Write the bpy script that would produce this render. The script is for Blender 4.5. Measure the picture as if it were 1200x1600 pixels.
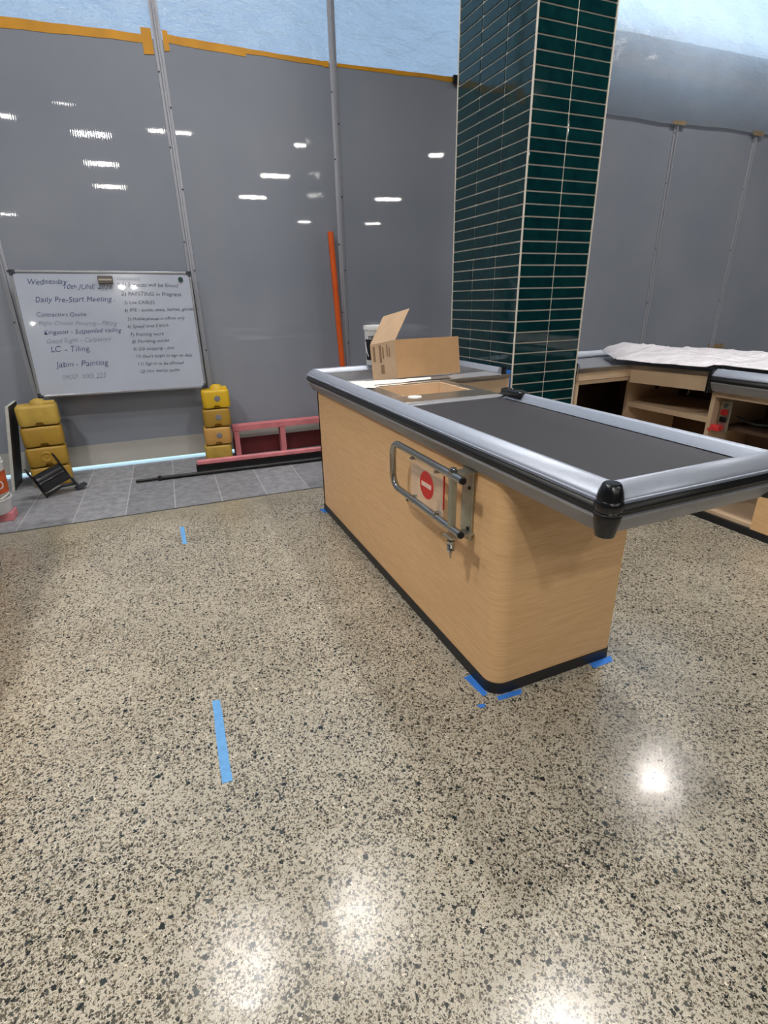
import bpy, bmesh, math, random
from mathutils import Vector, Matrix, noise
random.seed(7)
PI = math.pi
SC = bpy.context.scene
for o in list(bpy.data.objects): bpy.data.objects.remove(o)

# ------------------------------------------------------------------ camera
cam_d = bpy.data.cameras.new('camera'); cam = bpy.data.objects.new('camera', cam_d)
SC.collection.objects.link(cam); SC.camera = cam
cam_d.sensor_fit = 'VERTICAL'; cam_d.sensor_height = 24.0; cam_d.lens = 24.0 * 807.5 / 1600.0
cam_d.clip_start = 0.02; cam_d.clip_end = 200
def _cam_rot():
    p, r, y = math.radians(22.365), math.radians(-1.277), math.radians(22.85)
    fw = Vector((0, math.cos(p), -math.sin(p))); rt = Vector((1, 0, 0)); up = rt.cross(fw)
    r2 = rt * math.cos(r) + up * math.sin(r); u2 = -rt * math.sin(r) + up * math.cos(r)
    m = Matrix.Rotation(-y, 3, 'Z')
    return Matrix((m @ r2, m @ u2, m @ (-fw))).transposed()
cam.matrix_world = Matrix.Translation((0, 0, 1.26)) @ _cam_rot().to_4x4()

# ------------------------------------------------------------------ world, exposure, lamps
SC.view_settings.view_transform = 'Standard'; SC.view_settings.look = 'None'
SC.view_settings.gamma = 1; SC.view_settings.use_curve_mapping = False
SC.view_settings.exposure = 0.0
W = bpy.data.worlds.new('daylight'); SC.world = W; W.use_nodes = True
W.node_tree.nodes['Background'].inputs[0].default_value = (0.60, 0.80, 1.0, 1)
sun_d = bpy.data.lights.new('daylight_sun', 'SUN'); sun_d.energy = 4.6; sun_d.color = (.72, .96, 1.0); sun_d.angle = .05
sun = bpy.data.objects.new('daylight_sun', sun_d); SC.collection.objects.link(sun); sun.location = (0, 7, 9); sun.rotation_euler = (.02, 0, 0)
W.node_tree.nodes['Background'].inputs[1].default_value = 2.3
CEIL = 4.7
# (x, y, watts, radius)
LAMPS = [(2.15, 1.5, 56, .14), (1.0, 3.15, 27, .10), (-0.15, 3.2, 27, .10), (5.1, 3.15, 34, .085), (7.6, 1.6, 60, .10),
         (-1.15, -3.1, 58, .05), (4.05, -3.4, 50, .05), (-1.9, .8, 78, .12), (-2.2, 2.5, 30, .10),
         (-2.29, -4.05, 4, .04), (.35, -4.27, 4, .04), (.87, -4.3, 3, .03), (3.46, -4.57, 4, .04), (6.87, -4.55, 6, .05), (4.73, -8.05, 4, .03),
         (-5.5, -16.8, 8, .06), (6.2, -16.8, 8, .06), (9.4, -16.8, 8, .06)]
for xx, yy in ((-.93, -4.8), (-1.07, -7.47), (-1.18, -10.4), (3.36, -7.78), (3.15, -11.2), (7.85, -10.57)):   # paired heads
    LAMPS += [(xx - .19, yy, 8, .08), (xx + .17, yy, 8, .08)]

# ------------------------------------------------------------------ helpers
def lin(c):
    c = c / 255.0
    return c / 12.92 if c <= .04045 else ((c + .055) / 1.055) ** 2.4
def rgb(r, g, b): return (lin(r), lin(g), lin(b), 1)
class NT:
    def __init__(s, name):
        s.m = bpy.data.materials.new(name); s.m.use_nodes = True; s.t = s.m.node_tree
        s.b = s.t.nodes['Principled BSDF']
    def n(s, typ, ins=None, **kw):
        nd = s.t.nodes.new(typ)
        for k, v in kw.items(): setattr(nd, k, v)
        for k, v in (ins or {}).items():
            if isinstance(v, bpy.types.NodeSocket): s.t.links.new(v, nd.inputs[k])
            else: nd.inputs[k].default_value = v
        return nd
    def set(s, **kw):
        for k, v in kw.items():
            k = k.replace('_', ' ')
            if isinstance(v, bpy.types.NodeSocket): s.t.links.new(v, s.b.inputs[k])
            else: s.b.inputs[k].default_value = v
        return s
    def mix(s, f, a, b, blend='MIX'):
        nd = s.n('ShaderNodeMix', data_type='RGBA', blend_type=blend)
        for i, v in ((0, f), (6, a), (7, b)):
            if isinstance(v, bpy.types.NodeSocket): s.t.links.new(v, nd.inputs[i])
            else: nd.inputs[i].default_value = v
        return nd.outputs[2]
    def ramp(s, f, stops):
        nd = s.n('ShaderNodeValToRGB', {0: f}); e = nd.color_ramp.elements
        while len(e) > 1: e.remove(e[-1])
        e[0].position, e[0].color = stops[0]
        for p, c in stops[1:]:
            x = e.new(p); x.color = c
        return nd.outputs[0]
    def math(s, op, a, b=0.0, clamp=False):
        return s.n('ShaderNodeMath', {0: a, 1: b}, operation=op, use_clamp=clamp).outputs[0]
    def co(s, kind='Object', scale=(1, 1, 1)):
        tc = s.n('ShaderNodeTexCoord')
        return s.n('ShaderNodeMapping', {0: tc.outputs[kind], 3: scale}).outputs[0]
    def noise(s, co, scale, detail=3, rough=.5, out=0):
        return s.n('ShaderNodeTexNoise', {'Vector': co, 'Scale': scale, 'Detail': detail, 'Roughness': rough}).outputs[out]
    def bump(s, h, strength=.2, dist=.01):
        s.t.links.new(s.n('ShaderNodeBump', {'Height': h, 'Strength': strength, 'Distance': dist}).outputs[0], s.b.inputs['Normal'])
def G(v): return (v, v, v, 1)
MAT = {}
def plain(name, col, rough=.5, metal=0.0, var=.08, scale=25, bump=0.0, bdist=.002, coat=0.0):
    """procedural material: base colour with a soft noise mottle"""
    m = NT(name); co = m.co(); f = m.noise(co, scale, 4)
    dark = tuple(c * (1 - var) for c in col[:3]) + (1,); light = tuple(min(1, c * (1 + var)) for c in col[:3]) + (1,)
    m.set(Base_Color=m.ramp(f, [(.3, dark), (.7, light)]), Roughness=rough, Metallic=metal)
    if coat: m.set(Coat_Weight=coat)
    if bump: m.bump(m.noise(co, scale * 4, 3), bump, bdist)
    MAT[name] = m.m; return m

# terrazzo concrete
m = NT('terrazzo'); co = m.co()
warp = m.n('ShaderNodeTexNoise', {'Vector': co, 'Scale': 190.0, 'Detail': 2.0})
wv = m.n('ShaderNodeVectorMath', {0: warp.outputs['Color'], 1: (.5, .5, .5)}, operation='SUBTRACT').outputs[0]
wv2 = m.n('ShaderNodeVectorMath', {0: wv, 'Scale': .012}, operation='SCALE').outputs[0]
co2 = m.n('ShaderNodeVectorMath', {0: co, 1: wv2}, operation='ADD').outputs[0]
big = m.noise(co, .9, 4); mid = m.noise(co, 5, 5, .6)
base = m.mix(m.math('MULTIPLY', mid, .8), rgb(180, 173, 157), rgb(222, 214, 198))
base = m.mix(m.ramp(big, [(.38, G(0)), (.7, G(.45))]), base, rgb(148, 142, 128))
speck = m.noise(co, 420, 3, .6)
base = m.mix(m.ramp(speck, [(.42, G(.55)), (.56, G(0))]), base, rgb(122, 114, 96))
patch = m.n('ShaderNodeMapRange', {0: m.noise(co, 2.6, 3, .5), 1: .35, 2: .62, 3: .62, 4: 1.0}).outputs[0]
def chips(col, scale, dens, r0, r1, c0, c1):
    v = m.n('ShaderNodeTexVoronoi', {'Vector': co2, 'Scale': scale, 'Randomness': 1.0}, voronoi_dimensions='3D')
    sp = m.n('ShaderNodeSeparateColor', {0: v.outputs['Color']})
    rad = m.math('ADD', m.math('MULTIPLY', sp.outputs[1], r1 - r0), r0)
    inside = m.math('LESS_THAN', v.outputs['Distance'], rad)
    pick = m.math('LESS_THAN', sp.outputs[0], m.math('MULTIPLY', patch, dens))
    f = m.math('MULTIPLY', inside, pick)
    cc = m.mix(sp.outputs[2], c0, c1)
    return m.mix(f, col, cc)
c = chips(base, 230, .80, .30, .62, rgb(62, 58, 50), rgb(140, 130, 110))
c = chips(c, 150, .78, .26, .56, rgb(26, 29, 29), rgb(92, 86, 74))
c = chips(c, 88, .32, .20, .48, rgb(30, 36, 38), rgb(78, 78, 72))
c = chips(c, 52, .16, .14, .38, rgb(24, 33, 36), rgb(52, 60, 60))
c = chips(c, 110, .07, .2, .4, rgb(226, 218, 200), rgb(190, 172, 146))
# dusty cement residue towards the tiled strip
sx = m.n('ShaderNodeSeparateXYZ', {0: co}).outputs[1]
edge = m.math('ADD', sx, m.math('MULTIPLY', m.math('SUBTRACT', big, .5), .9))
dust = m.ramp(m.n('ShaderNodeMapRange', {0: edge, 1: 3.15, 2: 3.5}).outputs[0], [(0, G(0)), (1, G(.8))])
c = m.mix(dust, c, m.mix(mid, rgb(122, 117, 103), rgb(158, 150, 130)))
m.set(Base_Color=c, Roughness=m.ramp(mid, [(.3, G(.15)), (.7, G(.27))]), Specular_IOR_Level=.5)
m.bump(m.noise(co, 30, 3), .10, .004)
MAT['terrazzo'] = m.m
# grey porcelain strip tiles (30 x 60 cm) : grout drawn by the brick texture
m = NT('floor_tile'); co = m.co()
mp = m.n('ShaderNodeMapping', {0: co, 1: (-.03, 0, 0), 2: (0, 0, PI / 2)}).outputs[0]
br = m.n('ShaderNodeTexBrick', {'Vector': mp, 'Color1': G(0), 'Color2': G(1), 'Mortar': G(.5), 'Scale': 1.0, 'Mortar Size': .0035, 'Brick Width': 1.25, 'Row Height': .3047})
br.offset = 0.0
f = m.noise(co, 16, 8, .75)
tc_ = m.ramp(f, [(.3, rgb(98, 100, 106)), (.7, rgb(156, 157, 162))])
tc_ = m.mix(.12, tc_, br.outputs['Color'], 'OVERLAY')
m.set(Base_Color=m.mix(br.outputs['Fac'], tc_, rgb(168, 168, 172)), Roughness=.5); m.bump(f, .08, .003)
MAT['floor_tile'] = m.m
# glossy grey hoarding panel
m = NT('hoarding_panel'); co = m.co()
f = m.noise(co, 1.1, 3)
m.set(Base_Color=m.ramp(f, [(.3, rgb(130, 137, 150)), (.7, rgb(141, 147, 158))]), Roughness=.02, Specular_IOR_Level=.5)
wv = m.n('ShaderNodeTexWave', {'Vector': co, 'Scale': 22.0, 'Distortion': .6, 'Detail': 1.0}, bands_direction='X').outputs[1]
hh = m.math('ADD', m.math('MULTIPLY', wv, .30), m.noise(m.co(scale=(1, 1, .1)), 6, 2))
m.bump(hh, .035, .003)
MAT['hoarding_panel'] = m.m
plain('hoarding_base', rgb(176, 176, 172), .3, var=.05, scale=3)
plain('mullion', rgb(168, 172, 182), .3, .25, var=.03)
plain('screw', rgb(50, 50, 55), .5)
# translucent polythene film
def film(name, col, transp, bs=.9):
    m = NT(name); t = m.t; co = m.co(scale=(1, 1, 1.6))
    f = m.noise(co, 2.2, 6, .6)
    t.nodes.remove(m.b)
    colr = m.ramp(f, [(.3, tuple(x * .86 for x in col[:3]) + (1,)), (.7, col)])
    bp = m.n('ShaderNodeBump', {'Height': m.noise(m.co(scale=(1, 1, 2.5)), 4, 5, .6), 'Strength': bs, 'Distance': .09}).outputs[0]
    tr = m.n('ShaderNodeBsdfTranslucent', {0: colr, 1: bp}).outputs[0]
    df = m.n('ShaderNodeBsdfDiffuse', {0: colr, 2: bp}).outputs[0]
    gl = m.n('ShaderNodeBsdfGlossy', {0: G(.8), 'Roughness': .3, 'Normal': bp}).outputs[0]
    tp = m.n('ShaderNodeBsdfTransparent').outputs[0]
    a = m.n('ShaderNodeMixShader', {0: .35, 1: tr, 2: df}).outputs[0]
    a = m.n('ShaderNodeMixShader', {0: .06, 1: a, 2: gl}).outputs[0]
    a = m.n('ShaderNodeMixShader', {0: transp, 1: a, 2: tp}).outputs[0]
    t.links.new(a, t.nodes['Material Output'].inputs[0]); MAT[name] = m.m
film('polythene', (.40, .46, .55, 1), .03)
film('polythene_hung', (.80, .88, .98, 1), .13, .45)
# beech laminate: fine horizontal grain
m = NT('beech'); co = m.co(scale=(1, 1, 14))
f1 = m.noise(co, 10, 7, .6); f2 = m.noise(m.co(scale=(1.5, 1.5, 60)), 14, 4, .7)
k = m.math('ADD', m.math('MULTIPLY', f1, .55), m.math('MULTIPLY', f2, .45))
m.set(Base_Color=m.ramp(k, [(.36, rgb(216, 173, 122)), (.5, rgb(228, 187, 137)), (.64, rgb(236, 198, 150))]), Roughness=.42); m.bump(f2, .05, .001)
MAT['beech'] = m.m
plain('beech_pale', rgb(212, 186, 156), .5, var=.05, scale=12)
plain('beech_shaded', rgb(84, 62, 46), .7, var=.12, scale=8)  # beech with the shade inside the counters put into its colour
# brushed anodised aluminium
m = NT('aluminium'); f = m.noise(m.co(scale=(1, 1, 40)), 30, 3)
m.set(Base_Color=m.ramp(f, [(.3, rgb(160, 168, 184)), (.7, rgb(174, 182, 196))]), Metallic=.35, Roughness=.38); MAT['aluminium'] = m.m
plain('alu_lower', rgb(158, 160, 166), .45, .35, var=.04)
plain('black_rubber', rgb(14, 15, 17), .42, var=.1)
plain('black_plastic', rgb(20, 21, 25), .22, var=.1, coat=.3)
plain('kick_black', rgb(26, 28, 33), .4, var=.1)
plain('belt_rubber', rgb(50, 49, 54), .62, var=.06, scale=5)
plain('steel', rgb(172, 166, 158), .28, .85, var=.08, scale=10)
plain('chrome', rgb(178, 178, 174), .16, .95, var=.06, scale=30)
plain('zinc', rgb(176, 174, 160), .35, .8, var=.12, scale=30)
plain('hole_black', rgb(8, 8, 9), .7)
m = NT('acrylic'); m.set(Base_Color=(.93, .93, .93, 1), Roughness=.12, Transmission_Weight=.0, Alpha=.13); m.set(Base_Color=m.ramp(m.noise(m.co(), 60, 4), [(.4, G(.85)), (.6, G(.95))])); MAT['acrylic'] = m.m
plain('sign_red', rgb(205, 40, 34), .4, var=.06)
plain('sign_white', rgb(232, 205, 190), .5, var=.04)
plain('cardboard', rgb(190, 152, 110), .75, var=.06, scale=14, bump=.1)
plain('cardboard_side', rgb(196, 166, 134), .75, var=.07, scale=10, bump=.1)
plain('cardboard_print', rgb(140, 112, 86), .8, var=.15, scale=40)
plain('paper', rgb(232, 230, 226), .7, var=.04, scale=10)
plain('white_plastic', rgb(214, 216, 218), .35, var=.04)
plain('label_black', rgb(20, 20, 26), .5)
plain('tape_blue', rgb(50, 122, 214), .7, var=.1, scale=60)
plain('tape_blue_pale', rgb(98, 158, 214), .7, var=.08, scale=60)
plain('tape_yellow', rgb(196, 138, 10), .55, var=.14, scale=6)
plain('tape_brown', rgb(136, 118, 92), .6, var=.2, scale=12)
plain('yellow_bright', rgb(208, 170, 28), .5, var=.12, scale=7, bump=.1)
plain('yellow_ochre', rgb(162, 128, 44), .55, var=.14, scale=7, bump=.1)
plain('yellow_tan', rgb(188, 146, 78), .6, var=.14, scale=7, bump=.1)
plain('yellow_dull', rgb(180, 150, 66), .6, var=.2, scale=9, bump=.15)
plain('reflector', rgb(120, 120, 124), .4, var=.15, scale=50)
plain('pink_primer', rgb(214, 132, 140), .65, var=.15, scale=10, bump=.1)
plain('pink_dull', rgb(196, 116, 122), .65, var=.15, scale=10, bump=.1)
plain('red_board', rgb(96, 30, 34), .6, var=.2, scale=6)
plain('orange_pipe', rgb(222, 96, 36), .4, var=.08, scale=8)
plain('orange_label', rgb(206, 92, 36), .5, var=.3, scale=30)
plain('wb_surface', rgb(172, 180, 196), .13, var=.04, scale=3, coat=.4)
plain('wb_frame', rgb(150, 152, 158), .35, .6, var=.05)
plain('wb_corner', rgb(48, 54, 66), .5)
plain('ink_blue', rgb(44, 62, 112), .6, var=.2, scale=80)
plain('ink_black', rgb(52, 56, 78), .6, var=.2, scale=80)
plain('ink_faint', rgb(132, 142, 162), .6, var=.1, scale=80)
plain('felt', rgb(104, 98, 94), .9, var=.1)
plain('felt_light', rgb(164, 158, 150), .9, var=.1)
plain('magnet', rgb(10, 58, 52), .3)
plain('board_edge', rgb(186, 186, 180), .6, var=.1)
plain('board_dark', rgb(60, 60, 60), .7, var=.1)
plain('red_plug', rgb(226, 60, 66), .35)
plain('socket_red', rgb(170, 28, 36), .4)
plain('room_wall', rgb(120, 122, 124), .8, var=.04, scale=2)
plain('room_ceiling', rgb(70, 72, 76), .9, var=.05, scale=2)
plain('pavement', rgb(226, 236, 236), .8, var=.06, scale=3)
plain('grout', rgb(222, 216, 204), .8, var=.08, scale=30)
m = NT('green_glaze'); co = m.co(); f = m.noise(co, 18, 4)
m.set(Base_Color=m.ramp(f, [(.3, rgb(5, 39, 45)), (.7, rgb(11, 54, 57))]), Roughness=.05, Specular_IOR_Level=.42)
m.bump(m.noise(co, 26, 2), .05, .004); MAT['green_glaze'] = m.m
m = NT('lamp_lens'); m.set(Base_Color=m.ramp(m.noise(m.co(), 30), [(.3, G(.8)), (.7, G(.9))]), Emission_Color=(1, .96, .9, 1), Emission_Strength=25.0); MAT['lamp_lens'] = m.m
m = NT('sheet_plastic'); co = m.co(); f = m.noise(co, 9, 5)
m.set(Base_Color=m.ramp(f, [(.3, rgb(225, 220, 226)), (.7, rgb(244, 240, 244))]), Roughness=.35); m.bump(f, .9, .04); MAT['sheet_plastic'] = m.m

COL = SC.collection
def tag(o, label=None, cat=None, group=None, kind=None):
    if label: o['label'] = label
    if cat: o['category'] = cat
    if group: o['group'] = group
    if kind: o['kind'] = kind
    return o
def empty(name, loc=(0, 0, 0), rot=(0, 0, 0), label=None, cat=None, group=None):
    o = bpy.data.objects.new(name, None); COL.objects.link(o); o.location = loc; o.rotation_euler = rot
    o.empty_display_size = .05
    return tag(o, label, cat, group)
def obj(name, bm, mats, parent=None, smooth=False, loc=None, rot=None):
    me = bpy.data.meshes.new(name); bmesh.ops.recalc_face_normals(bm, faces=bm.faces[:]); bm.to_mesh(me); bm.free()
    for k in ([mats] if isinstance(mats, str) else mats): me.materials.append(MAT[k])
    if smooth:
        for p in me.polygons: p.use_smooth = True
        try: me.set_sharp_from_angle(angle=math.radians(38))
        except Exception: pass
    o = bpy.data.objects.new(name, me); COL.objects.link(o)
    if parent: o.parent = parent
    if loc: o.location = loc
    if rot: o.rotation_euler = rot
    return o
def B(): return bmesh.new()
def box(bm, x0, x1, y0, y1, z0, z1, bev=0.0, seg=2, mi=0, M=None):
    t = bmesh.new(); bmesh.ops.create_cube(t, size=1)
    for v in t.verts: v.co = Vector(((x0 + x1) / 2 + v.co.x * (x1 - x0), (y0 + y1) / 2 + v.co.y * (y1 - y0), (z0 + z1) / 2 + v.co.z * (z1 - z0)))
    if bev: bmesh.ops.bevel(t, geom=t.edges[:], offset=bev, segments=seg, affect='EDGES', profile=.5)
    return merge(bm, t, mi, M)
def merge(bm, t, mi=0, M=None):
    for f in t.faces: f.material_index = mi
    if M is not None: t.transform(M)
    me = bpy.data.meshes.new('tmp'); t.to_mesh(me); t.free(); bm.from_mesh(me); bpy.data.meshes.remove(me)
    return bm
def lathe(bm, prof, seg=32, mi=0, M=None):
    t = bmesh.new(); rings = []
    for r, z in prof:
        if r < 1e-6: rings.append([t.verts.new((0, 0, z))]); continue
        rings.append([t.verts.new((r * math.cos(2 * PI * i / seg), r * math.sin(2 * PI * i / seg), z)) for i in range(seg)])
    for a, b in zip(rings, rings[1:]):
        for i in range(seg):
            j = (i + 1) % seg
            q = [a[i % len(a)], a[j % len(a)], b[j % len(b)], b[i % len(b)]]
            q = list(dict.fromkeys(q))
            if len(q) > 2: t.faces.new(q)
    return merge(bm, t, mi, M)
def cyl(bm, p0, p1, r, seg=16, mi=0, caps=True):
    p0, p1 = Vector(p0), Vector(p1); d = p1 - p0
    M = Matrix.Translation(p0) @ d.to_track_quat('Z', 'Y').to_matrix().to_4x4(); L = d.length
    prof = [(0, 0), (r, 0), (r, L), (0, L)] if caps else [(r, 0), (r, L)]
    return lathe(bm, prof, seg, mi, M)
def tube(bm, pts, r, seg=14, mi=0, caps=True):
    pts = [Vector(p) for p in pts]; t = bmesh.new(); rings = []; up = None
    for i, p in enumerate(pts):
        d = (pts[min(i + 1, len(pts) - 1)] - pts[max(i - 1, 0)]).normalized()
        if up is None: up = d.orthogonal().normalized()
        up = (up - d * up.dot(d)).normalized(); s = d.cross(up)
        rings.append([t.verts.new(p + (up * math.cos(2 * PI * k / seg) + s * math.sin(2 * PI * k / seg)) * r) for k in range(seg)])
    for a, b in zip(rings, rings[1:]):
        for k in range(seg): t.faces.new((a[k], a[(k + 1) % seg], b[(k + 1) % seg], b[k]))
    if caps: t.faces.new(rings[0][::-1]); t.faces.new(rings[-1])
    return merge(bm, t, mi)
def arc(c, r, a0, a1, n=6):
    return [(c[0] + r * math.cos(a0 + (a1 - a0) * i / n), c[1] + r * math.sin(a0 + (a1 - a0) * i / n)) for i in range(n + 1)]
def prism(bm, poly, z0, z1, mi=0, M=None, bev=0.0):
    """polygon (x, y) extruded along z"""
    t = bmesh.new(); a = [t.verts.new((x, y, z0)) for x, y in poly]; b = [t.verts.new((x, y, z1)) for x, y in poly]; n = len(poly)
    t.faces.new(a[::-1]); t.faces.new(b)
    for i in range(n): t.faces.new((a[i], a[(i + 1) % n], b[(i + 1) % n], b[i]))
    if bev: bmesh.ops.bevel(t, geom=t.edges[:], offset=bev, segments=2, affect='EDGES', profile=.5)
    return merge(bm, t, mi, M)
def sweep(bm, path, prof, mi=0, caps=True):
    """profile (outward offset, z) swept along a mitred 2D path; outward is to the left of travel"""
    P = [Vector(p) for p in path]; t = bmesh.new(); rings = []
    for i, p in enumerate(P):
        ns = []
        if i > 0: d = (p - P[i - 1]).normalized(); ns.append(Vector((-d.y, d.x)))
        if i < len(P) - 1: d = (P[i + 1] - p).normalized(); ns.append(Vector((-d.y, d.x)))
        mt = ns[0] if len(ns) == 1 else (ns[0] + ns[1]) / (1 + ns[0].dot(ns[1]))
        rings.append([t.verts.new((p.x + mt.x * o, p.y + mt.y * o, z)) for o, z in prof])
    n = len(prof)
    for a, b in zip(rings, rings[1:]):
        for k in range(n): t.faces.new((a[k], a[(k + 1) % n], b[(k + 1) % n], b[k]))
    if caps: t.faces.new(rings[0][::-1]); t.faces.new(rings[-1])
    return merge(bm, t, mi)
def text_mesh(items, align='LEFT', thin=.012):
    """items: (string, x, y, size, shear, tilt) laid out in the xy plane, with a hand wobble"""
    bm = bmesh.new()
    for s, x, y, size, shear, tilt in items:
        cu = bpy.data.curves.new('t', 'FONT'); cu.body = s; cu.size = size; cu.shear = shear; cu.extrude = .0006; cu.offset = -size * thin; cu.align_x = align
        cu.resolution_u = 3
        to = bpy.data.objects.new('t', cu); COL.objects.link(to); bpy.context.view_layer.update()
        me = bpy.data.meshes.new_from_object(to.evaluated_get(bpy.context.evaluated_depsgraph_get()))
        bpy.data.objects.remove(to); bpy.data.curves.remove(cu)
        t = bmesh.new(); t.from_mesh(me); bpy.data.meshes.remove(me)
        for v in t.verts:
            q = Vector((v.co.x * 18 + x * 31, v.co.y * 18 + y * 57, 0)); w = noise.noise_vector(q) * size * .13
            v.co.x += w.x; v.co.y += w.y
        merge(bm, t, 0, Matrix.Translation((x, y, 0)) @ Matrix.Rotation(tilt, 4, 'Z'))
    return bm

# ================================================================== SETTING
def struct(name, bm, mats, loc=None, rot=None, smooth=False): return tag(obj(name, bm, mats, None, smooth, loc, rot), kind='structure')
WL, WR = (0, 4.729, 0), (0, 0, -.028)          # hoarding wall frame: local x along the wall, -y into the room
X0, X1, Y0 = -7.0, 12.5, -19.0
EDGE = -1.235                                   # edge of the tiled strip, in wall coordinates
# concrete floor
bm = B(); vs = [bm.verts.new(p) for p in ((X0, Y0, 0), (X1, Y0, 0), (X1, 3.494 - .028 * X1, 0), (X0, 3.494 - .028 * X0, 0))]; bm.faces.new(vs)
e = bmesh.ops.extrude_face_region(bm, geom=bm.faces[:]); [setattr(v.co, 'z', -.1) for v in e['geom'] if isinstance(v, bmesh.types.BMVert)]
struct('floor', bm, 'terrazzo')
bm = B(); box(bm, X0, X1, EDGE, .010, -.1, 0); struct('floor_tiles', bm, 'floor_tile', WL, WR)
bm = B(); box(bm, X0, X1, EDGE - .006, EDGE + .004, -.02, .0015); struct('trim_1', bm, 'kick_black', WL, WR)
# hoarding: grey panels butted between mullions
JX = [-6.1, -4.85, -3.6, -2.12, -.868, .388, 1.632, 2.87, 4.05, 5.21, 6.36, 7.55, 8.75, 9.95, 11.2]
bm = B()
ends = [X0] + JX + [X1]
for a, b in zip(ends, ends[1:]):
    top = 2.93 if b < 3.5 else 3.46
    box(bm, a + .002, b - .002, 0, .05, .2065, top)
struct('wall_back', bm, 'hoarding_panel', WL, WR)
bm = B()
for a, b in zip(ends, ends[1:]): box(bm, a + .002, b - .002, -.004, .008, .036, .2064)
struct('baseboard_back', bm, 'hoarding_base', WL, WR)
for i, x in enumerate(JX):
    bm = B(); right = x > 3.5
    zt = 4.68 if not right else 3.46
    prism(bm, [(x - .026, -.001), (x - .026, -.006), (x - .008, -.009), (x - .004, -.028), (x + .006, -.028), (x + .009, -.008), (x + .030, -.006), (x + .030, -.001)], .034, zt)
    for k, z in enumerate([.5, 1.1, 1.7, 2.25, 2.75]):
        cyl(bm, (x - .020, -.006, z + .06 * (k % 2)), (x - .020, -.010, z + .06 * (k % 2)), .006, 8, 1)
        cyl(bm, (x + .024, -.006, z - .2), (x + .024, -.010, z - .2), .006, 8, 1)
    struct('trim_%d' % (i + 2), bm, ['mullion', 'screw'], WL, WR)
# room shell
bm = B(); box(bm, X0 - .1, X0, Y0, 5.2, -.1, CEIL); struct('wall_left', bm, 'room_wall')
bm = B(); box(bm, X1, X1 + .1, Y0, 5.2, -.1, CEIL); struct('wall_right', bm, 'room_wall')
bm = B(); box(bm, X0 - .1, X1 + .1, Y0 - .1, Y0, -.1, CEIL); struct('wall_front', bm, 'room_wall')
bm = B(); prism(bm, [(X0 - .1, Y0 - .1), (X1 + .1, Y0 - .1), (X1 + .1, 4.735 - .028 * X1), (X0 - .1, 4.735 - .028 * X0)], CEIL, CEIL + .1); struct('ceiling', bm, 'room_ceiling')
bm = B(); box(bm, X0, X1, .0105, 6, -.12, -.001); struct('floor_outside', bm, 'pavement', WL, WR)
bm = B(); box(bm, X0, X1, 6.6, 6.7, -.1, 2.4); struct('sky_blocker_outside', bm, 'room_wall')  # added unseen wall, keeps low sky light out of the floor gap

# polythene film above the hoarding
def film_mesh(x0, x1, zb, zt, off, amp, nx, nz, seed, hem):
    bm = B(); rows = []
    for j in range(nz + 1):
        r = []
        for i in range(nx + 1):
            x = x0 + (x1 - x0) * i / nx; v = j / nz
            z = zb + hem * math.sin(x * 3.1 + seed) * (1 - v) * noise.noise(Vector((x * 1.7, seed, 0))) * 2 + (zt - zb) * v
            offz = off if off > 0 else -.022 + (off + .022) * min(1, v * 7)
            sag = amp * (noise.noise(Vector((x * .9 + seed, z * 2.2, seed))) + .5 * noise.noise(Vector((x * 3.3, z * 5 + x * 1.5, seed))) + .22 * noise.noise(Vector((x * 7 + z * 6, z * 9 - x * 4, seed))))
            pin = min(1, v * 6) * min(1, (1 - v) * 6)
            r.append(bm.verts.new((x, offz + sag * pin - amp * .9 * pin * (1 if off > 0 else .2), z)))
        rows.append(r)
    for a, b in zip(rows, rows[1:]):
        for i in range(nx): bm.faces.new((a[i], a[i + 1], b[i + 1], b[i]))
    return bm
o = obj('polythene_sheet', film_mesh(X0, 3.4, 2.90, 4.69, .045, .035, 150, 40, 3.1, .0), 'polythene', None, True, WL, WR)
tag(o, 'wrinkled translucent plastic sheet stretched above the grey hoarding, left of the green tiled column', 'plastic sheet')
o = obj('polythene_sheet', film_mesh(3.4, X1, 2.825, 4.69, -.17, .04, 150, 50, 8.4, .012), 'polythene_hung', None, True, WL, WR)
tag(o, 'bluish plastic sheet hanging in front of the hoarding top, right of the green tiled column', 'plastic sheet')
# yellow tape under the film, one length per bay
def tape_strip(a, b, zt0, zt1, w0, w1, label, tabs=()):
    bm = B(); n = 14; top = []; bot = []
    for i in range(n + 1):
        t = i / n; x = a + (b - a) * t; wob = .006 * noise.noise(Vector((x * 6, 1, 0)))
        zt = zt0 + (zt1 - zt0) * t + wob; w = w0 + (w1 - w0) * t + .006 * noise.noise(Vector((x * 4, 9, 0)))
        top.append((x, zt)); bot.append((x, zt - w))
    MX = Matrix(((1, 0, 0, 0), (0, 0, -1, -.001), (0, 1, 0, 0), (0, 0, 0, 1)))
    prism(bm, bot + top[::-1], 0, .0012, 0, MX)
    for x0, x1, z0, z1 in tabs: prism(bm, [(x0, z0), (x1, z0 + .004), (x1, z1), (x0, z1)], .0013, .0022, 0, MX)
    return tag(obj('adhesive_tape', bm, 'tape_yellow', None, False, WL, WR), label, 'tape', 'yellow tape along the top of the hoarding')
tape_strip(-2.1, -.90, 2.93, 2.93, .05, .05, 'yellow tape across the hoarding panel at the far left frame edge')
tape_strip(-.84, .355, 2.935, 2.95, .062, .045, 'yellow tape along the panel top above the whiteboard, with square end patch', [(.29, .355, 2.84, 2.985)])
tape_strip(.425, .98, 2.965, 2.95, .045, .05, 'yellow tape with a short tab just right of the first hoarding mullion', [(.425, .46, 2.87, 2.985)])
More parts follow.
